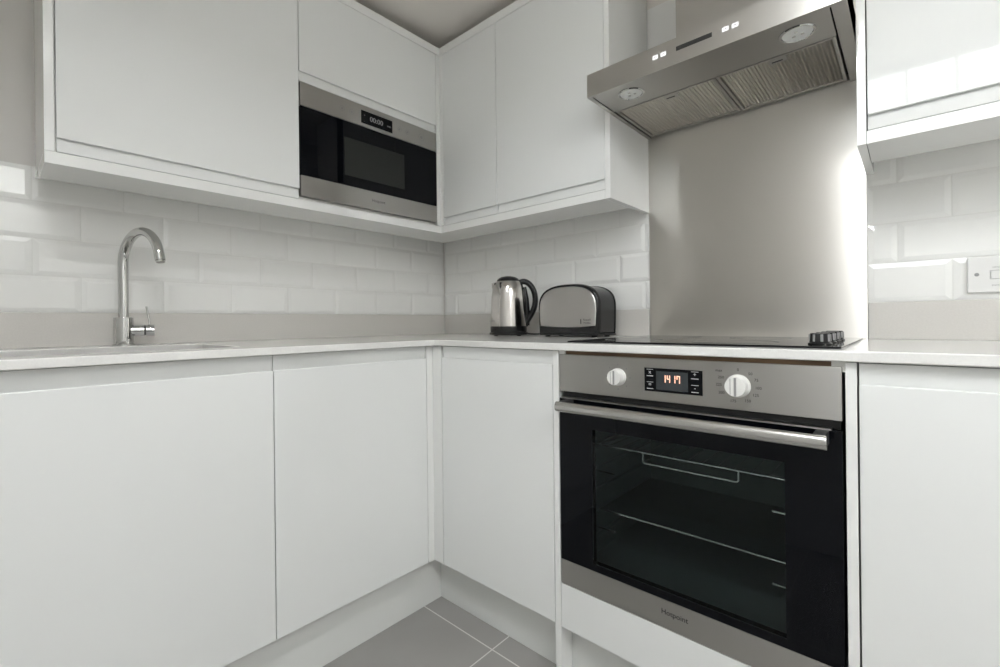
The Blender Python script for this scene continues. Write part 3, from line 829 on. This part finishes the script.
# handle
hp = [(.046, .219), (.066, .2235), (.087, .213), (.104, .188), (.111, .157), (.109, .125), (.098, .095), (.083, .070), (.072, .052), (.068, .040)]
def smoothcurve(P, sub_=5):
    out = []
    for i in range(len(P) - 1):
        p0, p1, p2, p3 = P[max(i - 1, 0)], P[i], P[i + 1], P[min(i + 2, len(P) - 1)]
        for k in range(sub_):
            t = k / sub_
            out.append(tuple(.5 * (2 * p1[j] + (p2[j] - p0[j]) * t + (2 * p0[j] - 5 * p1[j] + 4 * p2[j] - p3[j]) * t * t + (3 * p1[j] - p0[j] - 3 * p2[j] + p3[j]) * t ** 3) for j in range(len(p1))))
    out.append(P[-1]); return out
bm = new_bm(); hpts = smoothcurve(hp)
tube(bm, [c0 + R * a + U3 * b for a, b in hpts], .0132, 18, ell=(1.25, .9))
obj('handle', bm, 'blackplastic', ket, smooth=60)
bm = new_bm(); tube(bm, [c0 + R * (.0655) + U3 * .20, c0 + R * .074 + U3 * .15, c0 + R * .0775 + U3 * .10, c0 + R * .0765 + U3 * .042], [.009, .011, .011, .010], 14)
wg = obj('water_gauge', bm, 'blackplastic', ket, smooth=60)
sdv = Vector((.668, -.744, 0))
text('brand_lettering', 'Russell Hobbs', .0062, c0 + Vector((-.030, -.0685, .062)) , (.93, -.36, 0), up, 'greyink', ket, lift=.002)
bm = new_bm(); pc = smoothcurve([(KX + .055, KY + .06, ZT + .008), (.66, -.075, ZT + .006), (.72, -.045, ZT + .012), (.80, -.035, ZT + .005), (.86, -.022, ZT + .004), (.90, -.016, ZT + .004)])
tube(bm, pc, .003, 10); obj('power_cord', bm, 'rubber', ket, smooth=60)

# ------------------------------------------------------------------ toaster
TX0, TX1, TYF, TYB = .757, 1.016, -.200, -.060
toa = thing('toaster', 'satin steel and black two slice toaster beside the kettle', 'toaster', ((TX0 + TX1) / 2, (TYF + TYB) / 2, ZT))
tw, tht = TX1 - TX0, .191
def toaster_outline(inset=0., base=.012, flare=.0):
    c = (TX0 + TX1) / 2; h = tw / 2 - inset; zt = ZT + tht - inset; zb = ZT + base; P = []
    b = .082; n = 2.7; zm = zt - b
    for k in range(4):
        P.append((c - h + .003 * (1 - k / 4) ** 2, zb + (zm - zb) * k / 4))
    for k in range(29):
        a = PI - PI * k / 28; ca, sa = math.cos(a), math.sin(a)
        P.append((c + h * math.copysign(abs(ca) ** (2 / n), ca), zm + b * abs(sa) ** (2 / n)))
    for k in range(3, -1, -1):
        P.append((c + h - .003 * (1 - k / 4) ** 2, zb + (zm - zb) * k / 4))
    return P
def slice_part(name, y0, y1, ins0, ins1, m, base0=.012, parent=toa, **k):
    bm = new_bm(); a, b = toaster_outline(ins0, base0), toaster_outline(ins1, base0)
    A = [bm.verts.new((x, y0, z)) for x, z in a]; B = [bm.verts.new((x, y1, z)) for x, z in b]; n = len(A)
    for i in range(n):
        j = (i + 1) % n; bm.faces.new((A[i], A[j], B[j], B[i]))
    bm.faces.new(A[::-1]); bm.faces.new(B)
    return obj(name, bm, m, parent, **k)
# body shell (glossy dark), rim, front & back plates
slice_part('body_shell', TYF + .020, TYB - .012, .003, .003, 'blackplastic', smooth=40, bevel=.006)
slice_part('front_rim', TYF + .004, TYF + .0195, .003, -.001, 'blackplastic', smooth=40, bevel=.003)
slice_part('rear_rim', TYB - .0115, TYB, .0, .006, 'blackplastic', smooth=40, bevel=.003)
def plate(y, sgn):
    bm = new_bm(); P = toaster_outline(.0095, .040); c = (TX0 + TX1) / 2; zc_ = ZT + .10
    # curved lower edge and gentle bulge
    P2 = []
    for x, z in P:
        P2.append((x, z))
    n = len(P2); lower = []
    for k in range(1, 10):
        t = k / 10; x = P2[-1][0] + (P2[0][0] - P2[-1][0]) * t; lower.append((x, P2[0][1] - .006 * math.sin(PI * t)))
    ring = P2 + lower; rings = []
    for s, d in ((1, 0), (.97, .0035), (.8, .0055), (.45, .0075)):
        rings.append([bm.verts.new((c + (x - c) * s, y + sgn * d, zc_ + (z - zc_) * s)) for x, z in ring])
    for a, b in zip(rings, rings[1:]):
        for i in range(len(a)):
            j = (i + 1) % len(a); bm.faces.new((a[i], a[j], b[j], b[i]))
    m = bm.verts.new((c, y + sgn * .0082, zc_))
    for i in range(len(ring)):
        j = (i + 1) % len(ring); bm.faces.new((rings[-1][i], rings[-1][j], m))
    bm.faces.new(rings[0][::-1])
    return bm
fp = obj('front_plate', plate(TYF + .0035, -1), 'toastersteel', toa, smooth=40); fp['label'] = 'satin steel front plate'
bm = new_bm(); box(bm, TX0 + .006, TX1 - .004, TYF + .006, TYB - .004, ZT + .006, ZT + .0118, .002); obj('base_plate', bm, 'softblack', toa)
for a in (TX0 + .03, TX1 - .03):
    for b in (TYF + .025, TYB - .025):
        bm = new_bm(); lathe(bm, [(0, 0), (.009, 0), (.010, .006), (0, .006)], (a, b, ZT), 16); obj('foot', bm, 'rubber', toa)
for yy in (-.155, -.105):
    bm = new_bm(); box(bm, .868, .912, yy - .012, yy + .012, ZT + tht - .0042, ZT + tht - .002); obj('bread_slot', bm, 'darkgap', toa)
text('brand_lettering', 'Russell\nHobbs', .0105, (.975, TYF - .0035, ZT + .056), xR, up, 'ink', toa, lift=.0012)
bm = new_bm(); box(bm, .948, .951, TYF - .0040, TYF - .0030, ZT + .047, ZT + .064); obj('brand_mark', bm, 'ink', toa)

# ------------------------------------------------------------------ switch plate
sw = thing('switch_plate', 'white double switch plate on the tiles right of the splashback', 'switch', (1.985, 0, 1.063))
SXA, SXB, SZA, SZB = 1.9125, 2.058, 1.0205, 1.1065
bm = new_bm(); box(bm, SXA, SXB, -.0085, .0, SZA, SZB, .0025, 3); pl = obj('face_plate', bm, 'whiteplastic', sw)
for xx in (1.9285, 2.042):
    bm = new_bm(); lathe(bm, [(.0042, .0), (.0042, .0004), (0, .0004)], (xx, -.0085, 1.064), 20, RY); sub('screw', bm, 'greyink', pl)
bm = new_bm(); box(bm, 1.9515, 2.018, -.0118, -.0082, 1.0530, 1.0715, .0012); sub('rocker', bm, 'whiteplastic', pl)
bm = new_bm()
for b in ((1.9500, 2.0195, 1.0720, 1.0727), (1.9500, 2.0195, 1.0518, 1.0525), (1.9500, 1.9507, 1.0525, 1.0720), (2.0188, 2.0195, 1.0525, 1.0720)): box(bm, b[0], b[1], -.0088, -.0084, b[2], b[3])
sub('rocker_recess', bm, 'greyink', pl)
text('switch_marking', 'HOOD', .0052, (1.9625, -.0085, 1.0795), xR, up, 'greyink', pl)
text('switch_marking', 'SWITCH', .0050, (1.9625, -.0085, 1.0370), xR, up, 'greyink', pl)

# repeats carry a shared group
GROUPS = {'base_cabinet': 'base cabinets under the worktop', 'wall_cabinet': 'wall cabinets', 'plinth': 'plinths along the floor', 'upstand': 'quartz upstands',
          'light_pelmet': 'pelmets under the wall cabinets', 'cornice_strip': 'strips above the wall cabinets', 'corner_post': 'corner posts'}
for o in list(COL.objects):
    if o.parent is None and o.name.split('.')[0] in GROUPS and 'label' in o: o['group'] = GROUPS[o.name.split('.')[0]]

# ------------------------------------------------------------------ light
W = bpy.data.worlds.new('overcast_sky'); S.world = W; W.use_nodes = True
bg = W.node_tree.nodes['Background']
_n, _l = W.node_tree.nodes, W.node_tree.links
_tc = _n.new('ShaderNodeTexCoord'); _sp = _n.new('ShaderNodeSeparateXYZ'); _cr = _n.new('ShaderNodeValToRGB')
_e = _cr.color_ramp.elements
_e[0].position = .48; _e[0].color = (.30, .30, .28, 1); _e[1].position = .60; _e[1].color = (.93, .97, 1.0, 1)
_k = _e.new(.51); _k.color = (.42, .45, .42, 1); _k = _e.new(.565); _k.color = (.50, .54, .52, 1)
_mr = _n.new('ShaderNodeMapRange'); _mr.inputs['From Min'].default_value = -1
_l.new(_tc.outputs['Generated'], _sp.inputs['Vector']); _l.new(_sp.outputs['Z'], _mr.inputs['Value']); _l.new(_mr.outputs['Result'], _cr.inputs['Fac']); _l.new(_cr.outputs['Color'], bg.inputs['Color'])
bg.inputs['Strength'].default_value = 5.0

def area(name, loc, rot, sx, sy, power, color, portal=False):
    l = bpy.data.lights.new(name, 'AREA'); l.shape = 'RECTANGLE'; l.size = sx; l.size_y = sy; l.energy = power; l.color = color
    if portal: l.cycles.is_portal = True
    o = bpy.data.objects.new(name, l); COL.objects.link(o); o.location = loc; o.rotation_euler = rot
    return o
area('window_portal', ((WX0 + WX1) / 2, ROOMY - .10, (WZ0 + WZ1) / 2), (PI / 2, 0, 0), WX1 - WX0, WZ1 - WZ0, 1, (1, 1, 1), True)

area('added_fill_light', (1.625, -1.645, CEIL - .012), (0, 0, 0), .05, .42, 5.0, (.965, .99, 1.0)).data.spread = math.radians(150)  # unseen fill light, added to brighten the cabinet fronts
area('added_fill_light', (2.98, -1.60, CEIL - .012), (0, 0, 0), .34, .44, 7.5, (.965, .99, 1.0)).data.spread = math.radians(165)  # second added fill, evens out the left run; no real fitting

# ------------------------------------------------------------------ camera
F_PX, YAW, Y0, ROLL = 458.26, .7314, 322.3, -.0112
cam = bpy.data.cameras.new('camera'); co = bpy.data.objects.new('camera', cam); COL.objects.link(co)
cam.sensor_fit = 'HORIZONTAL'; cam.sensor_width = 36; cam.lens = 36 * F_PX / 1000; cam.clip_start = .02
cam.shift_y = (Y0 - 333.5) / 1000
c, s = math.cos(YAW), math.sin(YAW)
Fw = Vector((-s, c, 0)); Rt = Vector((c, s, 0)); Up = Vector((0, 0, 1))
R2 = Rt * math.cos(ROLL) + Up * math.sin(ROLL); U2 = -Rt * math.sin(ROLL) + Up * math.cos(ROLL)
co.matrix_world = Matrix(((R2.x, U2.x, -Fw.x, 1.811), (R2.y, U2.y, -Fw.y, -1.587), (R2.z, U2.z, -Fw.z, .963), (0, 0, 0, 1)))
S.camera = co

vs = S.view_settings
vs.view_transform = 'Standard'; vs.look = 'None'; vs.gamma = 1; vs.use_curve_mapping = False; vs.exposure = 1.12
S.cycles.max_bounces = 16; S.cycles.diffuse_bounces = 10; S.cycles.glossy_bounces = 6; S.cycles.transparent_max_bounces = 12
S.cycles.caustics_reflective = True; S.cycles.sample_clamp_indirect = 6.0
